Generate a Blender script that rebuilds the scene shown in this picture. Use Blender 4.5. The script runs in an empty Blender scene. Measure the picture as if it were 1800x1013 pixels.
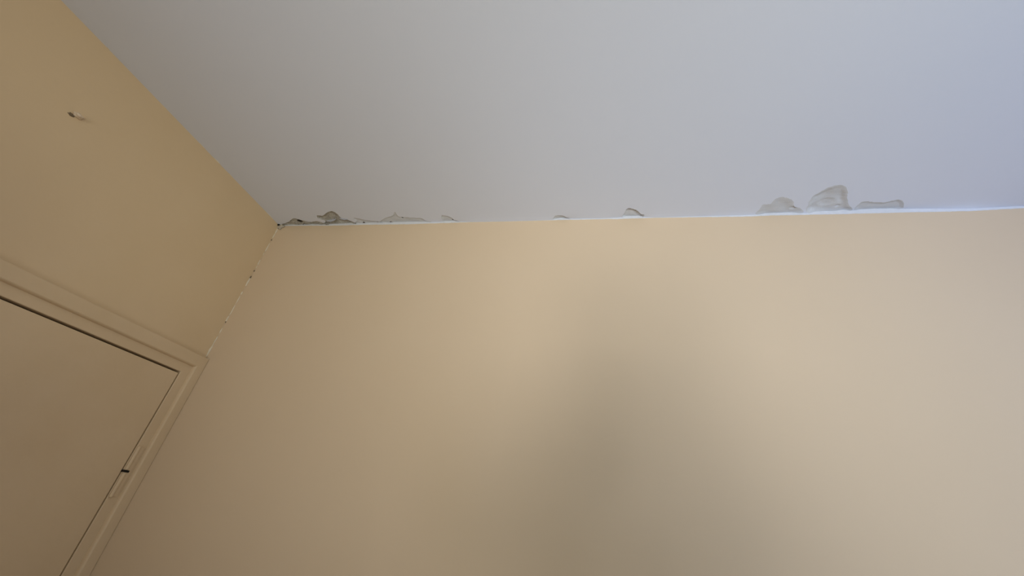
import bpy, bmesh, math, random
from mathutils import Vector, Matrix, noise
from mathutils.geometry import delaunay_2d_cdt

S = bpy.context.scene
COL = S.collection

# ------------------------------------------------------------------ camera
cam_data = bpy.data.cameras.new('camera')
cam_data.sensor_width = 36.0
cam_data.sensor_fit = 'HORIZONTAL'
cam_data.lens = 36.0 * 692.147 / 1800.0
cam_data.clip_start = 0.01
cam = bpy.data.objects.new('camera', cam_data)
COL.objects.link(cam)
_r = Vector((0.9806305, 0.15774615, 0.11610328))
_d = Vector((0.01361137, 0.53644952, -0.84382263))
_f = Vector((-0.19539332, 0.82905854, 0.52391163))
m = Matrix((( _r.x, -_d.x, -_f.x, 1.5776),
            ( _r.y, -_d.y, -_f.y, -1.3226),
            ( _r.z, -_d.z, -_f.z, 1.67),
            (0, 0, 0, 1)))
cam.matrix_world = m
S.camera = cam

# ------------------------------------------------------------------ world, lights, exposure
S.view_settings.view_transform = 'Standard'
S.view_settings.look = 'None'
S.view_settings.gamma = 1.0
S.view_settings.use_curve_mapping = False
S.view_settings.exposure = 0.0

world = bpy.data.worlds.new('world'); S.world = world
world.use_nodes = True
bg = world.node_tree.nodes['Background']
bg.inputs[0].default_value = (0.62, 0.78, 1.0, 1)
bg.inputs[1].default_value = 0.1

H = 2.87            # ceiling height
RX, RY = 3.9, -3.9  # room extent: x from the door wall, y back from the far wall
WX0, WX1, WZ0, WZ1 = 1.1, 3.5, 0.62, 2.3    # window in the wall behind the camera
SIDE_WIN = [(-3.2, -2.4), (-1.2, -0.4)]     # unseen windows added opposite the door to house the side lamps (y ranges)
SZ0, SZ1 = 0.8, 2.35

def area(name, loc, size, aim, power, color, spread=180):
    l = bpy.data.lights.new(name, 'AREA'); l.shape = 'RECTANGLE'
    l.size, l.size_y = size; l.energy = power; l.color = color
    l.spread = math.radians(spread)
    o = bpy.data.objects.new(name, l); COL.objects.link(o)
    o.location = loc
    o.rotation_euler = (Vector(aim) - Vector(loc)).to_track_quat('-Z', 'Y').to_euler()
    return o
UP = (1.0, 2.8)
LIGHTS = {   # lamps at the windows for daylight, fitted to wall tones; side ones added
 'daylight_middle':     ((2.3, -3.85, 1.3), (0.7, 0.9), (2.3, 0.0, 1.3), 60, (0.075, 0.074, 0.072), 180),
 'daylight_right_up':   ((3.1, -3.85, 1.2), (0.7, 0.7), (3.1, -1.0, 2.8), 60, (0.049, 0.056, 0.049), 100),
 'daylight_left_beam':  ((1.5, -3.85, 1.0), (0.7, 0.7), (1.5, 0.0, 2.7), 60, (0.118, 0.122, 0.126), 60),
 'daylight_right_beam': ((3.1, -3.85, 1.0), (0.7, 0.7), (3.1, 0.0, 2.7), 60, (0.060, 0.080, 0.140), 60),
 'added_side_near':  ((3.85, -0.8, 1.6), (0.7, 0.8), (0.0, -0.8, 1.6), 60, (0.038, 0.062, 0.106), 180),
 'added_side_up':    ((3.85, -2.8, 1.2), (0.7, 0.7), (1.5, -2.8, 2.8), 60, (0.200, 0.192, 0.150), 100),
 'added_side_beam':  ((3.85, -2.8, 1.2), (0.7, 0.7), (1.8, 0.0, 2.6), 60, (0.060, 0.068, 0.048), 70),
}
for k, v in LIGHTS.items():
    area(k, *v)

# ------------------------------------------------------------------ materials
def nz(nt, scale, detail=3, rough=0.5, coord=None):
    n = nt.nodes.new('ShaderNodeTexNoise'); n.inputs['Scale'].default_value = scale
    n.inputs['Detail'].default_value = detail; n.inputs['Roughness'].default_value = rough
    nt.links.new(coord, n.inputs['Vector']); return n
def paint(name, col, col2=None, mottle=2.0, rough=0.6, bump=0.15, bscale=60, bdist=0.002, spec=0.3, speck=None):
    m = bpy.data.materials.new(name); m.use_nodes = True
    nt = m.node_tree; b = nt.nodes['Principled BSDF']
    b.inputs['Roughness'].default_value = rough
    b.inputs['Specular IOR Level'].default_value = spec
    tc = nt.nodes.new('ShaderNodeNewGeometry').outputs['Position']
    n = nz(nt, mottle, 4, 0.55, tc)
    r = nt.nodes.new('ShaderNodeValToRGB')
    r.color_ramp.elements[0].position = 0.3; r.color_ramp.elements[1].position = 0.7
    r.color_ramp.elements[0].color = (*col, 1)
    r.color_ramp.elements[1].color = (*(col2 or [c * 1.06 for c in col]), 1)
    nt.links.new(n.outputs[0], r.inputs[0])
    out = r.outputs[0]
    if speck:
        n3 = nz(nt, speck[0], 2, 0.5, tc)
        r3 = nt.nodes.new('ShaderNodeValToRGB')
        r3.color_ramp.elements[0].position = speck[1]; r3.color_ramp.elements[1].position = speck[1] + 0.08
        r3.color_ramp.elements[0].color = (0, 0, 0, 1); r3.color_ramp.elements[1].color = (1, 1, 1, 1)
        nt.links.new(n3.outputs[0], r3.inputs[0])
        mx = nt.nodes.new('ShaderNodeMix'); mx.data_type = 'RGBA'
        nt.links.new(r3.outputs[0], mx.inputs['Factor'])
        nt.links.new(out, mx.inputs['A']); mx.inputs['B'].default_value = (*speck[2], 1)
        out = mx.outputs['Result']
    nt.links.new(out, b.inputs['Base Color'])
    bn = nz(nt, bscale, 3, 0.6, tc)
    bp = nt.nodes.new('ShaderNodeBump'); bp.inputs['Strength'].default_value = bump
    bp.inputs['Distance'].default_value = bdist
    nt.links.new(bn.outputs[0], bp.inputs['Height']); nt.links.new(bp.outputs[0], b.inputs['Normal'])
    return m
TAN = (0.65, 0.50, 0.34)
M_wall = paint('tan_wall_paint', TAN, (0.665, 0.515, 0.355), 1.6)
M_wall_l = paint('tan_wall_paint_rough', (0.665, 0.495, 0.305), (0.69, 0.52, 0.33), 3.0, bump=0.25, bscale=45)
M_ceil = paint('white_ceiling_paint', (0.69, 0.71, 0.785), (0.705, 0.725, 0.80), 1.5, rough=0.8, bump=0.1)
M_white = paint('white_edge_paint', (0.65, 0.65, 0.67), (0.70, 0.70, 0.72), 40, rough=0.6, bump=0.5, bscale=150)
M_plaster = paint('bare_grey_plaster', (0.585, 0.59, 0.605), (0.62, 0.625, 0.64), 30, rough=0.95, bump=0.35, bscale=180, bdist=0.003)
M_plaster_d = paint('damp_dirty_plaster', (0.36, 0.34, 0.30), (0.52, 0.50, 0.45), 45, rough=0.95, bump=0.9, bscale=200, bdist=0.004, speck=(170, 0.60, (0.14, 0.12, 0.10)))
M_pit_shade = paint('dark_pit_shade', (0.05, 0.04, 0.03), (0.09, 0.07, 0.05), 80, rough=1.0)  # near-black that paints the shade inside the ceiling pits
M_brown = paint('brown_hole_shade', (0.16, 0.11, 0.07), (0.22, 0.16, 0.10), 80, rough=1.0)  # brown that paints the shade of seam pits and the plug hole
M_door = paint('tan_door_paint', (0.64, 0.475, 0.295), (0.67, 0.505, 0.325), 6.0, rough=0.5, bump=0.35, bscale=90, bdist=0.0015, spec=0.3)
M_chip = paint('pale_filler', (0.70, 0.60, 0.46), (0.80, 0.71, 0.56), 60, rough=0.8, bump=0.8, bscale=200)
M_lump = paint('crumbling_filler', (0.44, 0.37, 0.28), (0.58, 0.50, 0.40), 60, rough=0.95, bump=0.9, bscale=200, bdist=0.004)
M_plug = paint('pale_plug', (0.72, 0.57, 0.42), (0.80, 0.66, 0.50), 60, rough=0.7)
M_gap = paint('dark_gap', (0.012, 0.009, 0.006), (0.02, 0.015, 0.01), 30, rough=1.0)  # near-black for painted shade in gaps, and for the phone screen
M_floor = paint('floor_wood', (0.36, 0.25, 0.15), (0.44, 0.31, 0.19), 4, rough=0.5)
M_frame_w = paint('white_window_frame', (0.8, 0.8, 0.78), None, 4, rough=0.4)
M_glass = bpy.data.materials.new('clear_glass'); M_glass.use_nodes = True
_b = M_glass.node_tree.nodes['Principled BSDF']
_b.inputs['Transmission Weight'].default_value = 1.0; _b.inputs['Roughness'].default_value = 0.0
_b.inputs['IOR'].default_value = 1.0; _b.inputs['Base Color'].default_value = (0.97, 0.98, 1, 1)

# ------------------------------------------------------------------ helpers
def link(name, bm, mats, parent=None, smooth=False):
    me = bpy.data.meshes.new(name)
    bmesh.ops.recalc_face_normals(bm, faces=bm.faces[:])
    bm.to_mesh(me); bm.free()
    for mt in (mats if isinstance(mats, (list, tuple)) else [mats]): me.materials.append(mt)
    if smooth:
        for p in me.polygons: p.use_smooth = True
    o = bpy.data.objects.new(name, me); COL.objects.link(o)
    if parent: o.parent = parent
    return o
def tag(o, label=None, cat=None, kind=None, group=None):
    if label: o['label'] = label
    if cat: o['category'] = cat
    if kind: o['kind'] = kind
    if group: o['group'] = group
    return o
def box(bm, a, b, bev=0.0):
    g = bmesh.ops.create_cube(bm, size=1.0)
    for v in g['verts']:
        v.co = Vector([a[i] + (v.co[i] + 0.5) * (b[i] - a[i]) for i in range(3)])
    if bev:
        es = list({e for v in g['verts'] for e in v.link_edges})
        bmesh.ops.bevel(bm, geom=es, offset=bev, segments=3, profile=0.5, affect='EDGES')
def interp(tab, x, k=1):
    if x <= tab[0][0]: return tab[0][k]
    for p, q in zip(tab, tab[1:]):
        if x <= q[0]:
            t = (x - p[0]) / (q[0] - p[0]); return p[k] * (1 - t) + q[k] * t
    return tab[-1][k]
def smooth01(t):
    t = max(0.0, min(1.0, t)); return t * t * (3 - 2 * t)

# far wall top: (x, height of the ceiling there, height where the tan paint starts)
EDGE = [(0.0, 2.866, 2.864), (0.0126, 2.866, 2.864), (0.1625, 2.8664, 2.8625), (0.2935, 2.8634, 2.8596), (0.3566, 2.8649, 2.86), (0.4807, 2.8671, 2.8608), (0.6019, 2.8697, 2.8598), (0.7204, 2.8715, 2.8588), (0.8374, 2.8685, 2.8614), (0.9507, 2.8692, 2.8628), (1.0348, 2.8646, 2.8646), (1.2234, 2.8647, 2.8647), (1.3277, 2.8657, 2.8657), (1.4044, 2.8671, 2.866), (1.4419, 2.8741, 2.8667), (1.5046, 2.8707, 2.866), (1.6272, 2.8697, 2.8667), (1.6872, 2.8726, 2.8657), (1.7465, 2.8732, 2.8664), (1.7817, 2.8738, 2.8673), (1.8393, 2.8686, 2.8683), (1.9529, 2.8702, 2.8673), (2.1712, 2.8704, 2.8648), (2.235, 2.8731, 2.8661), (2.2983, 2.8774, 2.8682), (2.3801, 2.8772, 2.8673), (2.4298, 2.8748, 2.8682), (2.4606, 2.8783, 2.8679), (2.5204, 2.8809, 2.8676), (2.5799, 2.885, 2.8687), (2.6762, 2.8877, 2.8687), (2.7693, 2.8874, 2.8701), (2.8413, 2.8849, 2.8692), (2.946, 2.8799, 2.87), (3.0347, 2.8847, 2.8741), (3.1213, 2.8889, 2.8795), (3.9, 2.8889, 2.8795)]
def low_z(x):
    t = w = 0.0
    for k in range(-12, 13):
        g = math.exp(-(k / 5.0) ** 2); t += g * interp(EDGE, min(max(x + k * 0.05, 0), RX), 1); w += g
    return t / w - H
_low = [(i * 0.05, low_z(i * 0.05)) for i in range(-3, 82)]
def ceil_z(x, y):
    lo = interp(_low, x, 1); hi = interp(EDGE, x, 1) - H - lo
    return H + lo * math.exp(-(y / 0.6) ** 2) + hi * math.exp(-(y / 0.012) ** 2)

# ------------------------------------------------------------------ room shell
T = 0.12
bm = bmesh.new(); box(bm, (-T, RY - T, -0.1), (RX + T, T, 0)); tag(link('floor', bm, M_floor), 'brown wooden floor of the room', 'floor', 'structure')
bm = bmesh.new(); box(bm, (0, 0, 0), (RX, T, H + 0.06)); tag(link('wall_back', bm, M_wall), 'large smooth beige wall facing the camera below the ceiling edge', 'wall', 'structure')
bm = bmesh.new()
ycut = [RY - T] + [v for w in SIDE_WIN for v in w] + [T]
for k in range(0, len(ycut), 2): box(bm, (RX, ycut[k], 0), (RX + T, ycut[k + 1], H + 0.06))
for w in SIDE_WIN:
    box(bm, (RX, w[0], 0), (RX + T, w[1], SZ0)); box(bm, (RX, w[0], SZ1), (RX + T, w[1], H + 0.06))
tag(link('wall_right', bm, M_wall), 'beige side wall opposite the door', 'wall', 'structure')

# door wall with the doorway left open (opening y -DOOR_W..-DOOR_Y, z 0..DOOR_Z)
DY, DZ, DW = -0.0773, 2.0474, 0.86        # door edge by the corner, door top, door width
OY0 = DY - DW
bm = bmesh.new()
box(bm, (-T, RY - T, 0), (0, OY0 - 0.012, H + 0.06))
box(bm, (-T, OY0 - 0.012, DZ + 0.012), (0, T, H + 0.06))
box(bm, (-T, DY + 0.012, 0), (0, T, DZ + 0.012))
bmesh.ops.remove_doubles(bm, verts=bm.verts[:], dist=1e-5)
tag(link('wall_left', bm, M_wall_l), 'tan wall above and beside the door, left of the room corner', 'wall', 'structure')

# wall behind the camera with its window opening
bm = bmesh.new()
box(bm, (0, RY - T, 0), (WX0, RY, H + 0.06)); box(bm, (WX1, RY - T, 0), (RX, RY, H + 0.06))
box(bm, (WX0, RY - T, 0), (WX1, RY, WZ0)); box(bm, (WX0, RY - T, WZ1), (WX1, RY, H + 0.06))
tag(link('wall_front', bm, M_wall), 'beige wall behind the camera with a window', 'wall', 'structure')
bm = bmesh.new()
fw = 0.05
box(bm, (WX0, RY - 0.09, WZ0), (WX0 + fw, RY - 0.03, WZ1)); box(bm, (WX1 - fw, RY - 0.09, WZ0), (WX1, RY - 0.03, WZ1))
box(bm, (WX0 + fw, RY - 0.09, WZ0), (WX1 - fw, RY - 0.03, WZ0 + fw)); box(bm, (WX0 + fw, RY - 0.09, WZ1 - fw), (WX1 - fw, RY - 0.03, WZ1))
mid = (WX0 + WX1) / 2
box(bm, (mid - 0.03, RY - 0.09, WZ0 + fw), (mid + 0.03, RY - 0.03, WZ1 - fw))
tag(link('window_1', bm, M_frame_w), 'wide white framed window behind the camera', 'window', 'structure')
for k, w in enumerate(SIDE_WIN):
    bm = bmesh.new()
    box(bm, (RX + 0.03, w[0], SZ0), (RX + 0.09, w[0] + fw, SZ1)); box(bm, (RX + 0.03, w[1] - fw, SZ0), (RX + 0.09, w[1], SZ1))
    box(bm, (RX + 0.03, w[0] + fw, SZ0), (RX + 0.09, w[1] - fw, SZ0 + fw)); box(bm, (RX + 0.03, w[0] + fw, SZ1 - fw), (RX + 0.09, w[1] - fw, SZ1))
    tag(link('window_%d' % (k + 2), bm, M_frame_w), ['added unseen white framed side window nearer the back', 'added unseen white framed side window nearer the far wall'][k], 'window', 'structure')

# ------------------------------------------------------------------ ceiling with peeled patches along the far edge
def outline(pts, n=6, jit=0.0015, seed=1):
    """closed outline through pts with a little ragged jitter; points on y=0 stay on the wall"""
    rnd = random.Random(seed); res = []
    N = len(pts)
    for i in range(N):
        p0, p1, p2, p3 = [Vector(pts[(i + k) % N]) for k in (-1, 0, 1, 2)]
        straight = p1.y > -1e-6 and p2.y > -1e-6
        for k in range(n):
            t = k / n
            if straight:
                q = p1.lerp(p2, t)
            else:
                a = p0 if (p0.y < -1e-6 or True) else p1
                q = 0.5 * ((2 * p1) + (p2 - p0) * t + (2 * p0 - 5 * p1 + 4 * p2 - p3) * t * t + (3 * p1 - p0 - 3 * p2 + p3) * t ** 3)
                if k: q = q + Vector((rnd.uniform(-jit, jit), rnd.uniform(-jit, jit)))
                q.y = min(q.y, -0.0004) if k else q.y
            res.append(q)
    return res

# each patch: (points on the ceiling (x, y), depth, pits [(x, y, radius, depth)], material, label, seed, roughness)
PATCHES = [
 {'pts': [(0.0172, 0.0), (0.0749, -0.0284), (0.109, -0.0484), (0.1311, -0.0519), (0.1544, -0.0387), (0.1938, -0.0249), (0.2313, -0.028), (0.2676, -0.0144), (0.27, 0.0)], 'depth': 0.004, 'rough': 0.0035, 'pits': [(0.1399, -0.0294, 0.010, 0.014), (0.1463, -0.0028, 0.005, 0.01)], 'mat': M_plaster_d, 'label': 'dirty peeled patch beside the room corner, with the largest dark hole', },
 {'pts': [(0.2733, 0.0), (0.2841, -0.0307), (0.2569, -0.048), (0.2635, -0.0681), (0.2942, -0.0671), (0.336, -0.0895), (0.3653, -0.0924), (0.3779, -0.0723), (0.3824, -0.0481), (0.4098, -0.031), (0.4314, -0.0139), (0.4282, 0.0)], 'depth': 0.007, 'rough': 0.003, 'pits': [(0.255, -0.0148, 0.004, 0.008)], 'mat': M_plaster_d, 'label': 'widest and darkest peeled patch near the corner, with a torn curled edge', 'flakes': [(0.3201, -0.0378, 0.06, 0.009, -0.2, 0.005), (0.3922, -0.0438, 0.04, 0.006, 0.25, 0.004)], },
 {'pts': [(0.4314, 0.0), (0.4458, -0.0177), (0.4467, -0.0421), (0.4746, -0.0372), (0.5074, -0.024), (0.5353, -0.0192), (0.5702, -0.01), (0.5689, 0.0)], 'depth': 0.004, 'rough': 0.002, 'pits': [(0.549, -0.013, 0.003, 0.01), (0.4814, -0.0063, 0.004, 0.008)], 'mat': M_plaster, 'label': 'low flat peeled patch with a tiny dark hole right of the torn curled edge', },
 {'pts': [(0.572, 0.0), (0.5896, -0.0256), (0.6204, -0.0407), (0.6546, -0.0514), (0.6778, -0.0776), (0.6817, -0.0466), (0.7128, -0.0378), (0.7627, -0.0323), (0.7952, -0.0274), (0.8066, -0.0112), (0.8236, 0.0)], 'depth': 0.003, 'rough': 0.0012, 'soft': 0.006, 'pits': [(0.6986, -0.0351, 0.004, 0.01), (0.6248, -0.0043, 0.004, 0.008), (0.6217, -0.0563, 0.002, 0.004)], 'mat': M_plaster, 'label': 'long thin grey patch with a pointed peak and a small dark hole', },
 {'pts': [(0.8958, 0.0), (0.8925, -0.0126), (0.8969, -0.0435), (0.9189, -0.0428), (0.9401, -0.0306), (0.9537, -0.0108), (0.981, 0.0)], 'depth': 0.004, 'rough': 0.001, 'pits': [(0.9428, -0.0119, 0.003, 0.006)], 'mat': M_plaster, 'label': 'small wedge shaped peeled patch left of the tan wall edge without white paint', },
 {'pts': [(1.4166, 0.0), (1.4157, -0.0194), (1.4312, -0.028), (1.456, -0.0253), (1.4702, -0.0103), (1.4847, 0.0)], 'depth': 0.004, 'rough': 0.0008, 'mat': M_plaster, 'label': 'tiny rounded grey patch, alone between the wedge patch and the cracked blister', },
 {'pts': [(1.7132, 0.0), (1.7154, -0.0344), (1.7229, -0.0565), (1.7364, -0.0593), (1.7531, -0.052), (1.7704, -0.0394), (1.7838, -0.0217), (1.7956, -0.0185), (1.7881, 0.0)], 'depth': 0.008, 'lip': 0.0012, 'rough': 0.0012, 'mat': M_plaster, 'label': 'cracked grey blister with a dark curved split along its upper edge', },
 {'pts': [(2.2392, 0.0), (2.2361, -0.0329), (2.2399, -0.0583), (2.2639, -0.0589), (2.2718, -0.0818), (2.2867, -0.0948), (2.3142, -0.0891), (2.3412, -0.0698), (2.3595, -0.038), (2.3835, -0.0276), (2.3931, 0.0)], 'depth': 0.004, 'rough': 0.0035, 'freq': 16, 'fine': 0.05, 'soft': 0.035, 'dents': [(2.358, -0.0317, 0.012, 0.004)], 'mat': M_plaster, 'label': 'low wide smooth grey hollow left of the tallest one', },
 {'pts': [(2.4247, 0.0), (2.4023, -0.0489), (2.3986, -0.0856), (2.4116, -0.1085), (2.4254, -0.1279), (2.4452, -0.141), (2.4693, -0.144), (2.492, -0.1304), (2.5087, -0.107), (2.5225, -0.0744), (2.546, -0.0373), (2.5674, 0.0)], 'depth': 0.006, 'rough': 0.006, 'freq': 15, 'fine': 0.04, 'soft': 0.022, 'dents': [(2.4645, -0.0527, 0.024, 0.0035), (2.5116, -0.0293, 0.007, 0.004)], 'mat': M_plaster, 'label': 'tallest rounded grey hollow in the ceiling edge, right side of the photo', },
 {'pts': [(2.59, 0.0), (2.5797, -0.0452), (2.5948, -0.0521), (2.6274, -0.0463), (2.6619, -0.0435), (2.6952, -0.0555), (2.7188, -0.0457), (2.7347, -0.0241), (2.7301, 0.0)], 'depth': 0.004, 'rough': 0.002, 'freq': 16, 'fine': 0.1, 'soft': 0.012, 'mat': M_plaster, 'label': 'long shallow grey hollow right of the tallest one', }]
outs = []
for i, P in enumerate(PATCHES):
    outs.append(outline(P['pts'], 6, P.get('jit', 0.0015), i + 3))

def inside(p, poly):
    c = False; j = len(poly) - 1
    for i in range(len(poly)):
        a, b = poly[i], poly[j]
        if (a.y > p.y) != (b.y > p.y) and p.x < (b.x - a.x) * (p.y - a.y) / (b.y - a.y) + a.x: c = not c
        j = i
    return c
def edge_dist(p, poly, skip_wall=True):
    d = 9
    for i in range(len(poly)):
        a, b = poly[i - 1], poly[i]
        if skip_wall and a.y > -5e-4 and b.y > -5e-4: continue
        ab = b - a; L = ab.length_squared
        t = 0 if L < 1e-12 else max(0, min(1, (p - a).dot(ab) / L))
        d = min(d, (p - a - ab * t).length)
    return d

def ceiling_mesh():
    verts = []; edges = []
    # outer rectangle, densely sampled along the wall
    xs = [i * 0.02 for i in range(int(RX / 0.02))] + [RX]
    loop = [Vector((x, 0.0)) for x in xs] + [Vector((RX, RY)), Vector((0, RY))]
    s = len(verts); verts += loop
    edges += [(s + i, s + (i + 1) % len(loop)) for i in range(len(loop))]
    for o in outs:
        s = len(verts); verts += [Vector((p.x, p.y)) for p in o]
        edges += [(s + i, s + (i + 1) % len(o)) for i in range(len(o))]
    for gx in range(1, 78):
        for gy in (-0.17, -0.22, -0.28, -0.36, -0.46, -0.6, -0.8, -1.2, -2.0, -3.0):
            verts.append(Vector((gx * 0.05, gy)))
    for gx in range(1, 195):
        for gy in (-0.012, -0.03, -0.06, -0.11):
            q = Vector((gx * 0.02, gy))
            if not any(inside(q, o) for o in outs): verts.append(q)
    vo, eo, fo, *_ = delaunay_2d_cdt(verts, edges, [], 0, 1e-6)
    bm = bmesh.new()
    bv = [bm.verts.new((v.x, v.y, ceil_z(v.x, v.y))) for v in vo]
    for f in fo:
        c = sum((vo[i] for i in f), Vector((0, 0))) / len(f)
        if any(inside(c, o) for o in outs): continue
        try: bm.faces.new([bv[i] for i in f]).smooth = True
        except ValueError: pass
    # solid slab above, well clear of the peeled hollows
    top = [(-T, T), (RX + T, T), (RX + T, RY - T), (-T, RY - T)]
    box(bm, (-T, RY - T, H + 0.05), (RX + T, T, H + 0.15))
    for f in bm.faces:
        f.normal_update()
    me = bpy.data.meshes.new('ceiling'); bm.to_mesh(me); bm.free()
    me.materials.append(M_ceil)
    o = bpy.data.objects.new('ceiling', me); COL.objects.link(o)
    return o
tag(ceiling_mesh(), 'pale grey-white ceiling with peeling paint along the wall edge', 'ceiling', 'structure')

def patch_obj(P, out, idx):
    rnd = random.Random(idx * 7 + 1)
    verts = [Vector((p.x, p.y)) for p in out]
    edges = [(i, (i + 1) % len(out)) for i in range(len(out))]
    x0 = min(p.x for p in out); x1 = max(p.x for p in out); y0 = min(p.y for p in out)
    st = 0.0045
    lip = 0.003
    nx = int((x1 - x0) / st) + 1; ny = int(-y0 / st) + 1
    for i in range(nx + 1):
        for j in range(ny + 1):
            p = Vector((x0 + (i + rnd.uniform(-.3, .3)) * st, y0 + (j + rnd.uniform(-.3, .3)) * st))
            if p.y < -0.001 and inside(p, out) and edge_dist(p, out, False) > 0.0018: verts.append(p)
    for (px, py, pr, pd) in P.get('pits', []):
        for k in range(14):
            for rr in (0.45, 0.8, 1.0):
                a = k * math.tau / 14
                q = Vector((px + math.cos(a) * pr * rr * 1.5, py + math.sin(a) * pr * rr))
                if q.y < -0.0005 and inside(q, out): verts.append(q)
    vo, eo, fo, *_ = delaunay_2d_cdt(verts, edges, [], 0, 1e-6)
    D = P['depth']; lip = P.get('lip', lip); R = P.get('rough', 0.0015); bulge = P.get('layer')
    def z(p):
        e = edge_dist(p, out)
        s = smooth01(e / lip) if e < lip else 1.0
        h = D * s
        fr = P.get('freq', 45)
        n = noise.noise(Vector((p.x * fr, p.y * fr * 1.3, idx))) + P.get('fine', 0.5) * noise.noise(Vector((p.x * 130, p.y * 150, idx + 5)))
        h += R * n * s
        if P.get('soft'):                      # shallow hollow that fades out on its left side
            h = D * smooth01(e / P['soft']) + R * n * smooth01(e / P['soft'])
        for (px, py, pr, pd) in P.get('pits', []) + P.get('dents', []):
            d = math.hypot((p.x - px) / 1.5, p.y - py) / pr
            if d < 1.0: h += pd * (1 - smooth01((d - 0.4) / 0.6))
        return ceil_z(p.x, p.y) + h
    bm = bmesh.new()
    bv = [bm.verts.new((v.x, v.y, z(v))) for v in vo]
    for f in fo:
        c = sum((vo[i] for i in f), Vector((0, 0))) / len(f)
        if not inside(c, out): continue
        try: fc = bm.faces.new([bv[i] for i in f])
        except ValueError: continue
        fc.smooth = True
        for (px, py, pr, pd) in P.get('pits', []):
            if math.hypot((c.x - px) / 1.5, c.y - py) < pr * 1.05: fc.material_index = 1  # pit faces get the shade as colour
    me = bpy.data.meshes.new('peeled_patch'); bm.to_mesh(me); bm.free()
    me.materials.append(P['mat']); me.materials.append(M_pit_shade)
    o = bpy.data.objects.new('peeled_patch', me); COL.objects.link(o)
    tag(o, P['label'], 'peeled patch', None, 'peeled patches along the ceiling edge')
    # curled bits of paint still hanging from the rim
    for (fx, fy, fl, fwd, ang, drop) in P.get('flakes', []):
        b2 = bmesh.new(); n = 10
        rows = []
        for i in range(n + 1):
            t = i / n; u = (t - 0.5) * fl
            w = fwd * math.sin(math.pi * (0.12 + 0.76 * t)) * (1 + 0.25 * rnd.uniform(-1, 1))
            row = []
            for j in range(5):
                s = j / 4
                lx, ly = u, w * s
                px = fx + math.cos(ang) * lx - math.sin(ang) * ly
                py = fy + math.sin(ang) * lx + math.cos(ang) * ly
                py = min(py, -0.002)
                pz = ceil_z(px, py) - 0.0005 - drop * s ** 1.6 * math.sin(math.pi * (0.1 + 0.8 * t))
                row.append(b2.verts.new((px, py, pz)))
            rows.append(row)
        for i in range(n):
            for j in range(4):
                b2.faces.new((rows[i][j], rows[i + 1][j], rows[i + 1][j + 1], rows[i][j + 1]))
        bmesh.ops.solidify(b2, geom=b2.faces[:], thickness=0.0008)
        link('paint_flake', b2, M_ceil, o, smooth=False)
    return o
for i, (P, o_) in enumerate(zip(PATCHES, outs)):
    patch_obj(P, o_, i)

# ------------------------------------------------------------------ white paint line on the wall right under the ceiling
bm = bmesh.new()
N = 900; prev = None
for i in range(N + 1):
    x = 0.02 + (RX - 0.02) * i / N
    zt = interp(EDGE, x, 1) + 0.02
    zb = interp(EDGE, x, 2)
    wig = noise.noise(Vector((x * 30, 0, 3))) * 0.0012 + noise.noise(Vector((x * 110, 0, 9))) * 0.0008
    vis = smooth01((interp(EDGE, x, 1) - zb) / 0.004)
    zb += wig * vis
    th = 0.0012 + 0.0006 * noise.noise(Vector((x * 60, 2, 1)))
    cur = [bm.verts.new((x, 0.0005, zt)), bm.verts.new((x, -th, zt)), bm.verts.new((x, -th, zb + 0.0006)), bm.verts.new((x, 0.0005, zb))]
    if prev:
        for k in range(3): bm.faces.new((prev[k], prev[k + 1], cur[k + 1], cur[k]))
    prev = cur
tag(link('trim_1', bm, M_white), 'uneven white paint line on top of the beige wall below the ceiling', 'paint line', 'structure')

# ------------------------------------------------------------------ flaking seam in the room corner, and its top lump
rnd = random.Random(5)
def bead(bm, z0, z1, r, seed, mi=0, cx=0.0012, cy=-0.0012):
    n = max(6, int(abs(z0 - z1) / 0.004)); rings = []
    for i in range(n + 1):
        t = i / n; z = z0 + (z1 - z0) * t
        rr = r * (0.35 + 0.65 * math.sin(math.pi * min(1, max(0, t))) ** 0.5) * (1 + 0.45 * noise.noise(Vector((z * 90, seed, 0))))
        ox = 0.0012 * noise.noise(Vector((z * 50, seed, 4))); oy = 0.0012 * noise.noise(Vector((z * 50, seed, 8)))
        rings.append([bm.verts.new((cx + ox + math.cos(a * math.tau / 7) * rr, cy + oy + math.sin(a * math.tau / 7) * rr, z)) for a in range(7)])
    for a, b in zip(rings, rings[1:]):
        for k in range(7):
            f = bm.faces.new((a[k], a[(k + 1) % 7], b[(k + 1) % 7], b[k])); f.material_index = mi
    for rg in (rings[0], rings[-1]):
        f = bm.faces.new(rg); f.material_index = mi
bm = bmesh.new()
SEAM = [(2.8623, 2.8102, 0.0035, 0), (2.8121, 2.7832, 0.0028, 0), (2.8025, 2.7909, 0.0024, 1), (2.7754, 2.7658, 0.0024, 1), (2.7542, 2.7291, 0.002, 0), (2.733, 2.7002, 0.0032, 0), (2.6905, 2.6751, 0.002, 0), (2.6481, 2.6172, 0.0025, 0), (2.6172, 2.594, 0.0015, 0), (2.5863, 2.5767, 0.0032, 1), (2.5516, 2.5381, 0.0032, 1), (2.5419, 2.4956, 0.0035, 0), (2.4647, 2.4474, 0.0028, 0), (2.4474, 2.3953, 0.0018, 0), (2.3953, 2.3374, 0.0022, 0), (2.3374, 2.3084, 0.0028, 0), (2.3104, 2.3007, 0.0024, 1), (2.2775, 2.2525, 0.0026, 0), (2.237, 2.1984, 0.0024, 0), (2.2023, 2.1425, 0.0034, 0), (2.8546, 2.1502, 0.0012, 2)]
for k, (z0, z1, r, mi) in enumerate(SEAM):
    bead(bm, z0, z1, r, k * 3.1, mi)
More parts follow.
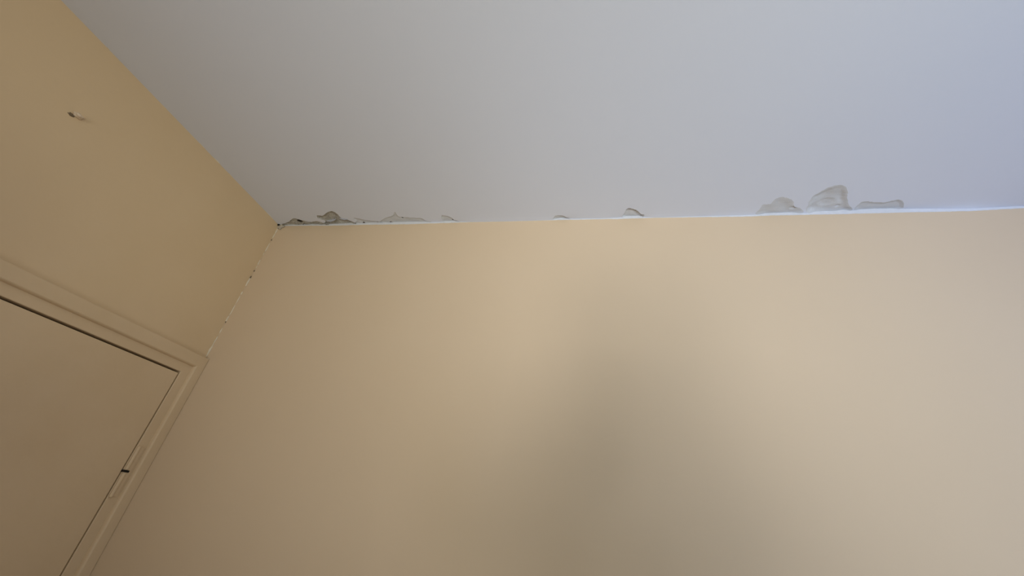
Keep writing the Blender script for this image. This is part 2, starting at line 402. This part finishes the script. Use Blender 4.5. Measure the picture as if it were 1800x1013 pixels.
tag(link('trim_2', bm, [M_chip, M_brown, M_wall]), 'thin pale flaking seam in the corner between the tan and beige walls', 'seam', 'structure')  # brown beads paint the dark pits of the seam

def lump(name, c, r, seed, mat, parent=None, amp=0.35, sub=3):
    bm = bmesh.new(); bmesh.ops.create_icosphere(bm, subdivisions=sub, radius=1.0)
    for v in bm.verts:
        n = 1 + amp * noise.noise(v.co * 1.6 + Vector((seed, 0, 0))) + amp * 0.5 * noise.noise(v.co * 4 + Vector((0, seed, 0)))
        v.co = Vector((v.co.x * r[0], v.co.y * r[1], v.co.z * r[2])) * n + Vector(c)
    return link(name, bm, mat, parent, smooth=True)
cl = lump('plaster_lump', (0.014, -0.004, 2.857), (0.018, 0.006, 0.017), 2.0, M_lump, amp=0.7)
tag(cl, 'small crumbling plaster lump in the corner where both walls meet the ceiling', 'plaster lump')
lump('corner_hole_shade', (0.004, -0.010, 2.863), (0.007, 0.005, 0.0045), 5.0, M_gap, cl)  # solid black lump painting the darkness of a small corner hole

bm = bmesh.new()
def hair(bm, p, q, r, seed):
    p, q = Vector(p), Vector(q); d = (q - p); n = max(4, int(d.length / 0.006)); rings = []
    side = d.cross(Vector((0, 0, 1)))
    if side.length < 1e-6: side = Vector((1, 0, 0))
    side.normalize(); up = side.cross(d).normalized()
    for i in range(n + 1):
        t = i / n; c = p + d * t + side * 0.0008 * noise.noise(Vector((t * 9, seed, 0)))
        rr = r * (0.3 + 0.7 * math.sin(math.pi * t)) * (1 + 0.5 * noise.noise(Vector((t * 20, seed, 3))))
        rings.append([bm.verts.new(c + (side * math.cos(a * math.tau / 6) + up * math.sin(a * math.tau / 6)) * rr) for a in range(6)])
    for a, b in zip(rings, rings[1:]):
        for k in range(6): bm.faces.new((a[k], a[(k + 1) % 6], b[(k + 1) % 6], b[k]))
    bm.faces.new(rings[0]); bm.faces.new(rings[-1])
for k, (ya, yb, r) in enumerate([(-0.8973, -0.8554, 0.0022), (-0.6745, -0.651, 0.0016), (-0.5077, -0.4742, 0.0018), (-0.4333, -0.3969, 0.0022), (-0.3498, -0.327, 0.0014), (-0.1089, -0.0431, 0.0016)]):
    hair(bm, (0.001, ya, ceil_z(0.001, ya) - 0.0008), (0.001, yb, ceil_z(0.001, yb) - 0.0008), r, k)
tag(link('trim_3', bm, M_chip), 'faint pale nicks where the tan wall meets the ceiling', 'paint nicks', 'structure')

# ------------------------------------------------------------------ door, its frame and the hinge
def profile_sweep(bm, prof, path):
    """prof: (u outward from the opening, w out of the wall); path: list of (point, outward dir, ) in the wall plane with mitres"""
    rings = []
    for (py, pz, uy, uz) in path:
        rings.append([bm.verts.new((w, py + uy * u, pz + uz * u)) for (u, w) in prof])
    for a, b in zip(rings, rings[1:]):
        for k in range(len(prof)):
            k2 = (k + 1) % len(prof)
            bm.faces.new((a[k], a[k2], b[k2], b[k]))
    bm.faces.new(rings[0]); bm.faces.new(list(reversed(rings[-1])))
gap = 0.0035
# outer width differs: 0.086 over the door, 0.077 beside the corner (scribed to the wall)
def fr_prof(W, outer, wi=0.010, s=0.037, rise=0.024):
    pts = [(gap, -0.02), (gap, wi - 0.002), (gap + 0.001, wi - 0.0005), (gap + 0.003, wi)]
    pts += [(s - 0.001, wi)]
    for k in range(7):
        a = math.pi / 2 * k / 6
        pts.append((s + 0.007 - 0.007 * math.cos(a) , wi + (rise - wi) * math.sin(a) ))
    pts += [(W - 0.004, rise), (W - 0.0012, rise - 0.001), (W, rise - 0.004), (W, -0.02)]
    return pts
bm = bmesh.new()
WT, WS = 0.0857, 0.0773
pt = fr_prof(1.0, 0)  # template
def ring(bm, py, pz, fy, fz, w_out_y, w_out_z):
    """mitred ring at a corner of the door; fy,fz = outward direction flags, widths per direction"""
    r = []
    p1 = fr_prof(WS, 0); p2 = fr_prof(WT, 0)
    for (u1, w), (u2, _) in zip(p1, p2):
        r.append(bm.verts.new((w, py + fy * (u1 if w_out_y else 0), pz + fz * (u2 if w_out_z else 0))))
    return r
NSEG = 40
rings = []
rings.append(ring(bm, DY, 0.0, 1, 0, True, False))
for k in range(1, NSEG): rings.append(ring(bm, DY, DZ * k / NSEG, 1, 0, True, False))
rings.append(ring(bm, DY, DZ, 1, 1, True, True))
for k in range(1, 20): rings.append(ring(bm, DY - DW * k / 20, DZ, 0, 1, False, True))
rings.append(ring(bm, OY0, DZ, -1, 1, True, True))
for k in range(1, NSEG + 1): rings.append(ring(bm, OY0, DZ * (1 - k / NSEG), -1, 0, True, False))
np_ = len(rings[0])
# keep the jamb clear of the corner wall
for r in rings:
    for v in r:
        if v.co.y > -0.0002: v.co.y = -0.0002
        # slightly wavy hand-painted arrises
        v.co.x += 0.0006 * noise.noise(v.co * 9)
for a, b in zip(rings, rings[1:]):
    for k in range(np_):
        k2 = (k + 1) % np_
        f = bm.faces.new((a[k], a[k2], b[k2], b[k])); f.smooth = False
bm.faces.new(rings[0]); bm.faces.new(rings[-1])
bpy_door = bpy.data.objects.new('door_1', None); COL.objects.link(bpy_door)
bpy_door.location = (0, DY, 0)
tag(bpy_door, 'flush tan painted door in a matching frame beside the room corner', 'door', 'structure')
def adopt(o):
    o.parent = bpy_door; o.matrix_parent_inverse = Matrix.Translation((0, -DY, 0)); return o
adopt(link('door_frame', bm, M_door))
bm = bmesh.new()      # paint split where the frame head dies into the corner
hair(bm, (0.002, -0.022, DZ + WT + 0.0005), (0.0240, -0.0008, DZ + WT + 0.0005), 0.0016, 3)
adopt(link('paint_split', bm, M_chip))
# door leaf: its front sits flush with the inner band of the frame
bm = bmesh.new()
box(bm, (-0.036, OY0 + 0.002, 0.006), (0.009, DY - 0.0015, DZ - 0.0040), 0.0018)
leaf = adopt(link('door_panel', bm, M_door))
# black slab behind the leaf, painting the shade seen in the gap
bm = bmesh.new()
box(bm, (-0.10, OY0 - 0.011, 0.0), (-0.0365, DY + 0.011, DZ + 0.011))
adopt(link('gap_shade_slab', bm, M_gap))
# hinge near the top: painted-over knuckle in a shallow mortise
hz0, hz1 = 1.612, 1.776
hy = DY + 0.0105
bm = bmesh.new()
def knuckle(bm, z0, z1, y, x, r):
    n = 18; seg = []
    zs = [z0, z0 + 0.0012, z0 + 0.004] + [z1 - 0.004, z1 - 0.0012, z1]
    rs = [r * 0.55, r * 0.85, r, r, r * 0.85, r * 0.55]
    for z, rr in zip(zs, rs):
        seg.append([bm.verts.new((x + math.cos(k * math.tau / n) * rr, y + math.sin(k * math.tau / n) * rr, z)) for k in range(n)])
    for a, b in zip(seg, seg[1:]):
        for k in range(n): bm.faces.new((a[k], a[(k + 1) % n], b[(k + 1) % n], b[k]))
    bm.faces.new(seg[0]); bm.faces.new(seg[-1])
hinge = bpy.data.objects.new('hinge', None); COL.objects.link(hinge); adopt(hinge)
box(bm, (0.0095, DY + 0.005, hz0 + 0.004), (0.0136, DY + 0.028, hz1 - 0.004), 0.0008)
link('hinge_leaf', bm, M_door, hinge)
hm = 1.6935
bm = bmesh.new(); knuckle(bm, hz0, hm - 0.004, hy, 0.0115, 0.0062); link('knuckle', bm, M_door, hinge, True)
bm = bmesh.new(); knuckle(bm, hm + 0.004, hz1, hy, 0.0115, 0.0062); link('knuckle', bm, M_door, hinge, True)
bm = bmesh.new(); box(bm, (0.007, hy - 0.0115, hm - 0.0035), (0.0160, hy + 0.011, hm + 0.0035), 0.0012)
link('knuckle_gap_shade', bm, M_gap, hinge)  # black box painting the dark gap between the knuckle halves

# ------------------------------------------------------------------ broken plug in the wall above the door
plug = lump('wall_plug', (0.008, -0.8065, 2.6085), (0.010, 0.0115, 0.0065), 1.3, M_plug, amp=0.6)
tag(plug, 'small pale broken plug sticking out of the tan wall above the door', 'wall plug')
lump('plug_hole', (0.0008, -0.8165, 2.5995), (0.0014, 0.0075, 0.0042), 3.0, M_brown, plug, amp=0.7)  # solid brown lump whose colour stands for the dark of the hole

# ------------------------------------------------------------------ the photographer, standing right behind the camera
M_skin = paint('skin', (0.50, 0.31, 0.22), (0.54, 0.34, 0.24), 20, rough=0.5)
M_hair = paint('dark_hair', (0.03, 0.02, 0.015), (0.06, 0.04, 0.03), 90, rough=0.6)
M_shirt = paint('light_grey_shirt', (0.42, 0.42, 0.44), (0.47, 0.47, 0.49), 30, rough=0.9)
M_jeans = paint('dark_jeans', (0.05, 0.06, 0.09), (0.07, 0.08, 0.11), 40, rough=0.9)
M_phone = paint('black_phone_case', (0.02, 0.02, 0.02), (0.025, 0.025, 0.025), 20, rough=0.35)
M_eye = paint('eye_white', (0.75, 0.73, 0.70), None, 30, rough=0.2)
M_iris = paint('brown_iris', (0.08, 0.04, 0.02), None, 30, rough=0.2)
CAM = Vector((1.5776, -1.3226, 1.67))
person = bpy.data.objects.new('person', None); COL.objects.link(person)
person.location = (1.64, -1.76, 0.0)
tag(person, 'person in a light grey shirt standing behind the camera and holding up a phone', 'person')
def skin_mesh(name, pts, edges, mat, root=0, sub=2, parent=person):
    me = bpy.data.meshes.new(name)
    me.from_pydata([p[:3] for p in pts], edges, [])
    o = bpy.data.objects.new(name, me); COL.objects.link(o)
    me.materials.append(mat)
    md = o.modifiers.new('skin', 'SKIN'); md.use_smooth_shade = True
    for i, p in enumerate(pts):
        sv = me.skin_vertices[0].data[i]; r = p[3] if isinstance(p[3], tuple) else (p[3], p[3])
        sv.radius = r; sv.use_root = (i == root)
    if sub:
        ss = o.modifiers.new('subsurf', 'SUBSURF'); ss.levels = sub; ss.render_levels = sub
    o.parent = parent; o.matrix_parent_inverse = Matrix.Translation(-person.location) if parent is person else Matrix()
    return o
X0 = 1.64
def wpos(sg, a, b, c): return CAM + _r * (sg * a) - _d * b + _f * c       # right, up, forward of the phone
pts = [(X0, -1.78, 0.96, (0.15, 0.11)), (X0, -1.79, 1.10, (0.135, 0.095)), (X0, -1.79, 1.25, (0.15, 0.105)), (X0, -1.78, 1.38, (0.15, 0.10)),
       (X0, -1.765, 1.48, 0.06), (X0, -1.74, 1.56, 0.055), (X0, -1.715, 1.63, (0.065, 0.08)), (X0, -1.71, 1.70, (0.078, 0.097)), (X0, -1.715, 1.765, (0.068, 0.082))]
edges = [(0, 1), (1, 2), (2, 3), (3, 4), (4, 5), (5, 6), (6, 7), (7, 8)]
for sg in (-1, 1):
    b = len(pts)
    w = wpos(sg, 0.098, -0.055, -0.055); pm = wpos(sg, 0.092, -0.015, -0.03)
    pts += [(X0 + sg * 0.165, -1.775, 1.43, 0.055), (X0 + sg * 0.235, -1.70, 1.34, 0.046), (X0 + sg * 0.27, -1.60, 1.27, 0.04),
            ((X0 + sg * 0.27) * 0.55 + w.x * 0.45, -1.60 * 0.55 + w.y * 0.45, 1.27 * 0.55 + w.z * 0.45 , 0.036), (w.x, w.y, w.z, 0.026), (pm.x, pm.y, pm.z, (0.02, 0.032))]
    edges += [(3, b), (b, b + 1), (b + 1, b + 2), (b + 2, b + 3), (b + 3, b + 4), (b + 4, b + 5)]
    b = len(pts)
    pts += [(X0 + sg * 0.09, -1.78, 0.82, 0.075), (X0 + sg * 0.11, -1.76, 0.50, 0.056), (X0 + sg * 0.115, -1.79, 0.30, 0.052), (X0 + sg * 0.12, -1.80, 0.085, 0.038),
            (X0 + sg * 0.125, -1.72, 0.045, (0.042, 0.034)), (X0 + sg * 0.13, -1.62, 0.032, (0.036, 0.022))]
    edges += [(0, b), (b, b + 1), (b + 1, b + 2), (b + 2, b + 3), (b + 3, b + 4), (b + 4, b + 5)]
body = skin_mesh('body', pts, edges, M_skin)
# clothing a little wider than the body
sp = [(X0, -1.78, 0.85, (0.185, 0.145)), (X0, -1.79, 1.10, (0.16, 0.12)), (X0, -1.79, 1.25, (0.17, 0.125)), (X0, -1.78, 1.385, (0.165, 0.115)), (X0, -1.765, 1.475, 0.075)]
se = [(0, 1), (1, 2), (2, 3), (3, 4)]
for sg in (-1, 1):
    b = len(sp)
    sp += [(X0 + sg * 0.17, -1.775, 1.43, 0.07), (X0 + sg * 0.235, -1.70, 1.34, 0.06), (X0 + sg * 0.265, -1.62, 1.285, 0.055)]
    se += [(3, b), (b, b + 1), (b + 1, b + 2)]
skin_mesh('shirt', sp, se, M_shirt)
tp = [(X0, -1.78, 1.0, (0.15, 0.11)), (X0, -1.78, 0.90, (0.165, 0.125))]; te = [(0, 1)]
for sg in (-1, 1):
    b = len(tp)
    tp += [(X0 + sg * 0.095, -1.78, 0.80, 0.092), (X0 + sg * 0.11, -1.76, 0.50, 0.072), (X0 + sg * 0.115, -1.79, 0.30, 0.068), (X0 + sg * 0.12, -1.80, 0.10, 0.062)]
    te += [(1, b), (b, b + 1), (b + 1, b + 2), (b + 2, b + 3)]
skin_mesh('trousers', tp, te, M_jeans)
for sg in (-1, 1):
    skin_mesh('shoe', [(X0 + sg * 0.12, -1.82, 0.045, 0.045), (X0 + sg * 0.125, -1.72, 0.042, 0.046), (X0 + sg * 0.13, -1.61, 0.034, 0.034)], [(0, 1), (1, 2)], M_phone)
    # four fingers over the far side of the phone, thumb on the near side
    for k in range(4):
        up = 0.024 - 0.016 * k; ln = (0.9, 1.0, 0.95, 0.8)[k]
        q = [wpos(sg, 0.096, up - 0.012, -0.028), wpos(sg, 0.094 , up - 0.004, -0.012), wpos(sg, 0.086, up, -0.0015), wpos(sg, 0.086 - 0.016 * ln, up + 0.002, -0.001)]
        skin_mesh('finger', [(*q[0], 0.0095), (*q[1], 0.009), (*q[2], 0.0075), (*q[3], 0.0065)], [(0, 1), (1, 2), (2, 3)], M_skin, sub=1)
    q = [wpos(sg, 0.094, -0.035, -0.036), wpos(sg, 0.082, -0.024, -0.034), wpos(sg, 0.062, -0.012, -0.030)]
    skin_mesh('thumb', [(*q[0], 0.012), (*q[1], 0.0105), (*q[2], 0.0085)], [(0, 1), (1, 2)], M_skin, sub=1)
def onto(o):
    o.parent = person; o.matrix_parent_inverse = Matrix.Translation(-person.location); return o
onto(lump('hair', (X0, -1.735, 1.745), (0.090, 0.102, 0.090), 4.0, M_hair, amp=0.12))
onto(lump('nose', (X0, -1.607, 1.672), (0.013, 0.016, 0.022), 2.0, M_skin, amp=0.1))
onto(lump('mouth', (X0, -1.632, 1.635), (0.025, 0.008, 0.007), 2.0, paint('lips', (0.42, 0.19, 0.16), None, 20), amp=0.1))
for sg in (-1, 1):
    e = onto(lump('eye', (X0 + sg * 0.03, -1.626, 1.70), (0.013, 0.010, 0.009), 0.0, M_eye, amp=0.0))
    i_ = lump('iris', (X0 + sg * 0.03, -1.6175, 1.70), (0.0055, 0.0025, 0.0055), 0.0, M_iris, amp=0.0)
    i_.parent = e
    onto(lump('ear', (X0 + sg * 0.083, -1.715, 1.69), (0.010, 0.018, 0.031), 6.0 + sg, M_skin, amp=0.15))
# the phone in the hands
bm = bmesh.new(); box(bm, (-0.078, -0.038, -0.0045), (0.078, 0.038, 0.0045), 0.004)
ph = link('phone', bm, M_phone)
pm_ = Matrix(((_r.x, -_d.x, -_f.x), (_r.y, -_d.y, -_f.y), (_r.z, -_d.z, -_f.z))).to_4x4()
ph.matrix_world = Matrix.Translation(CAM - _f * 0.018) @ pm_
tag(ph, 'black phone held up in both hands behind the camera', 'phone')
bm = bmesh.new(); box(bm, (-0.072, -0.033, 0.0), (0.072, 0.033, 0.0008))
sc_ = link('screen', bm, M_gap, ph); sc_.location = (0, 0, 0.0046)
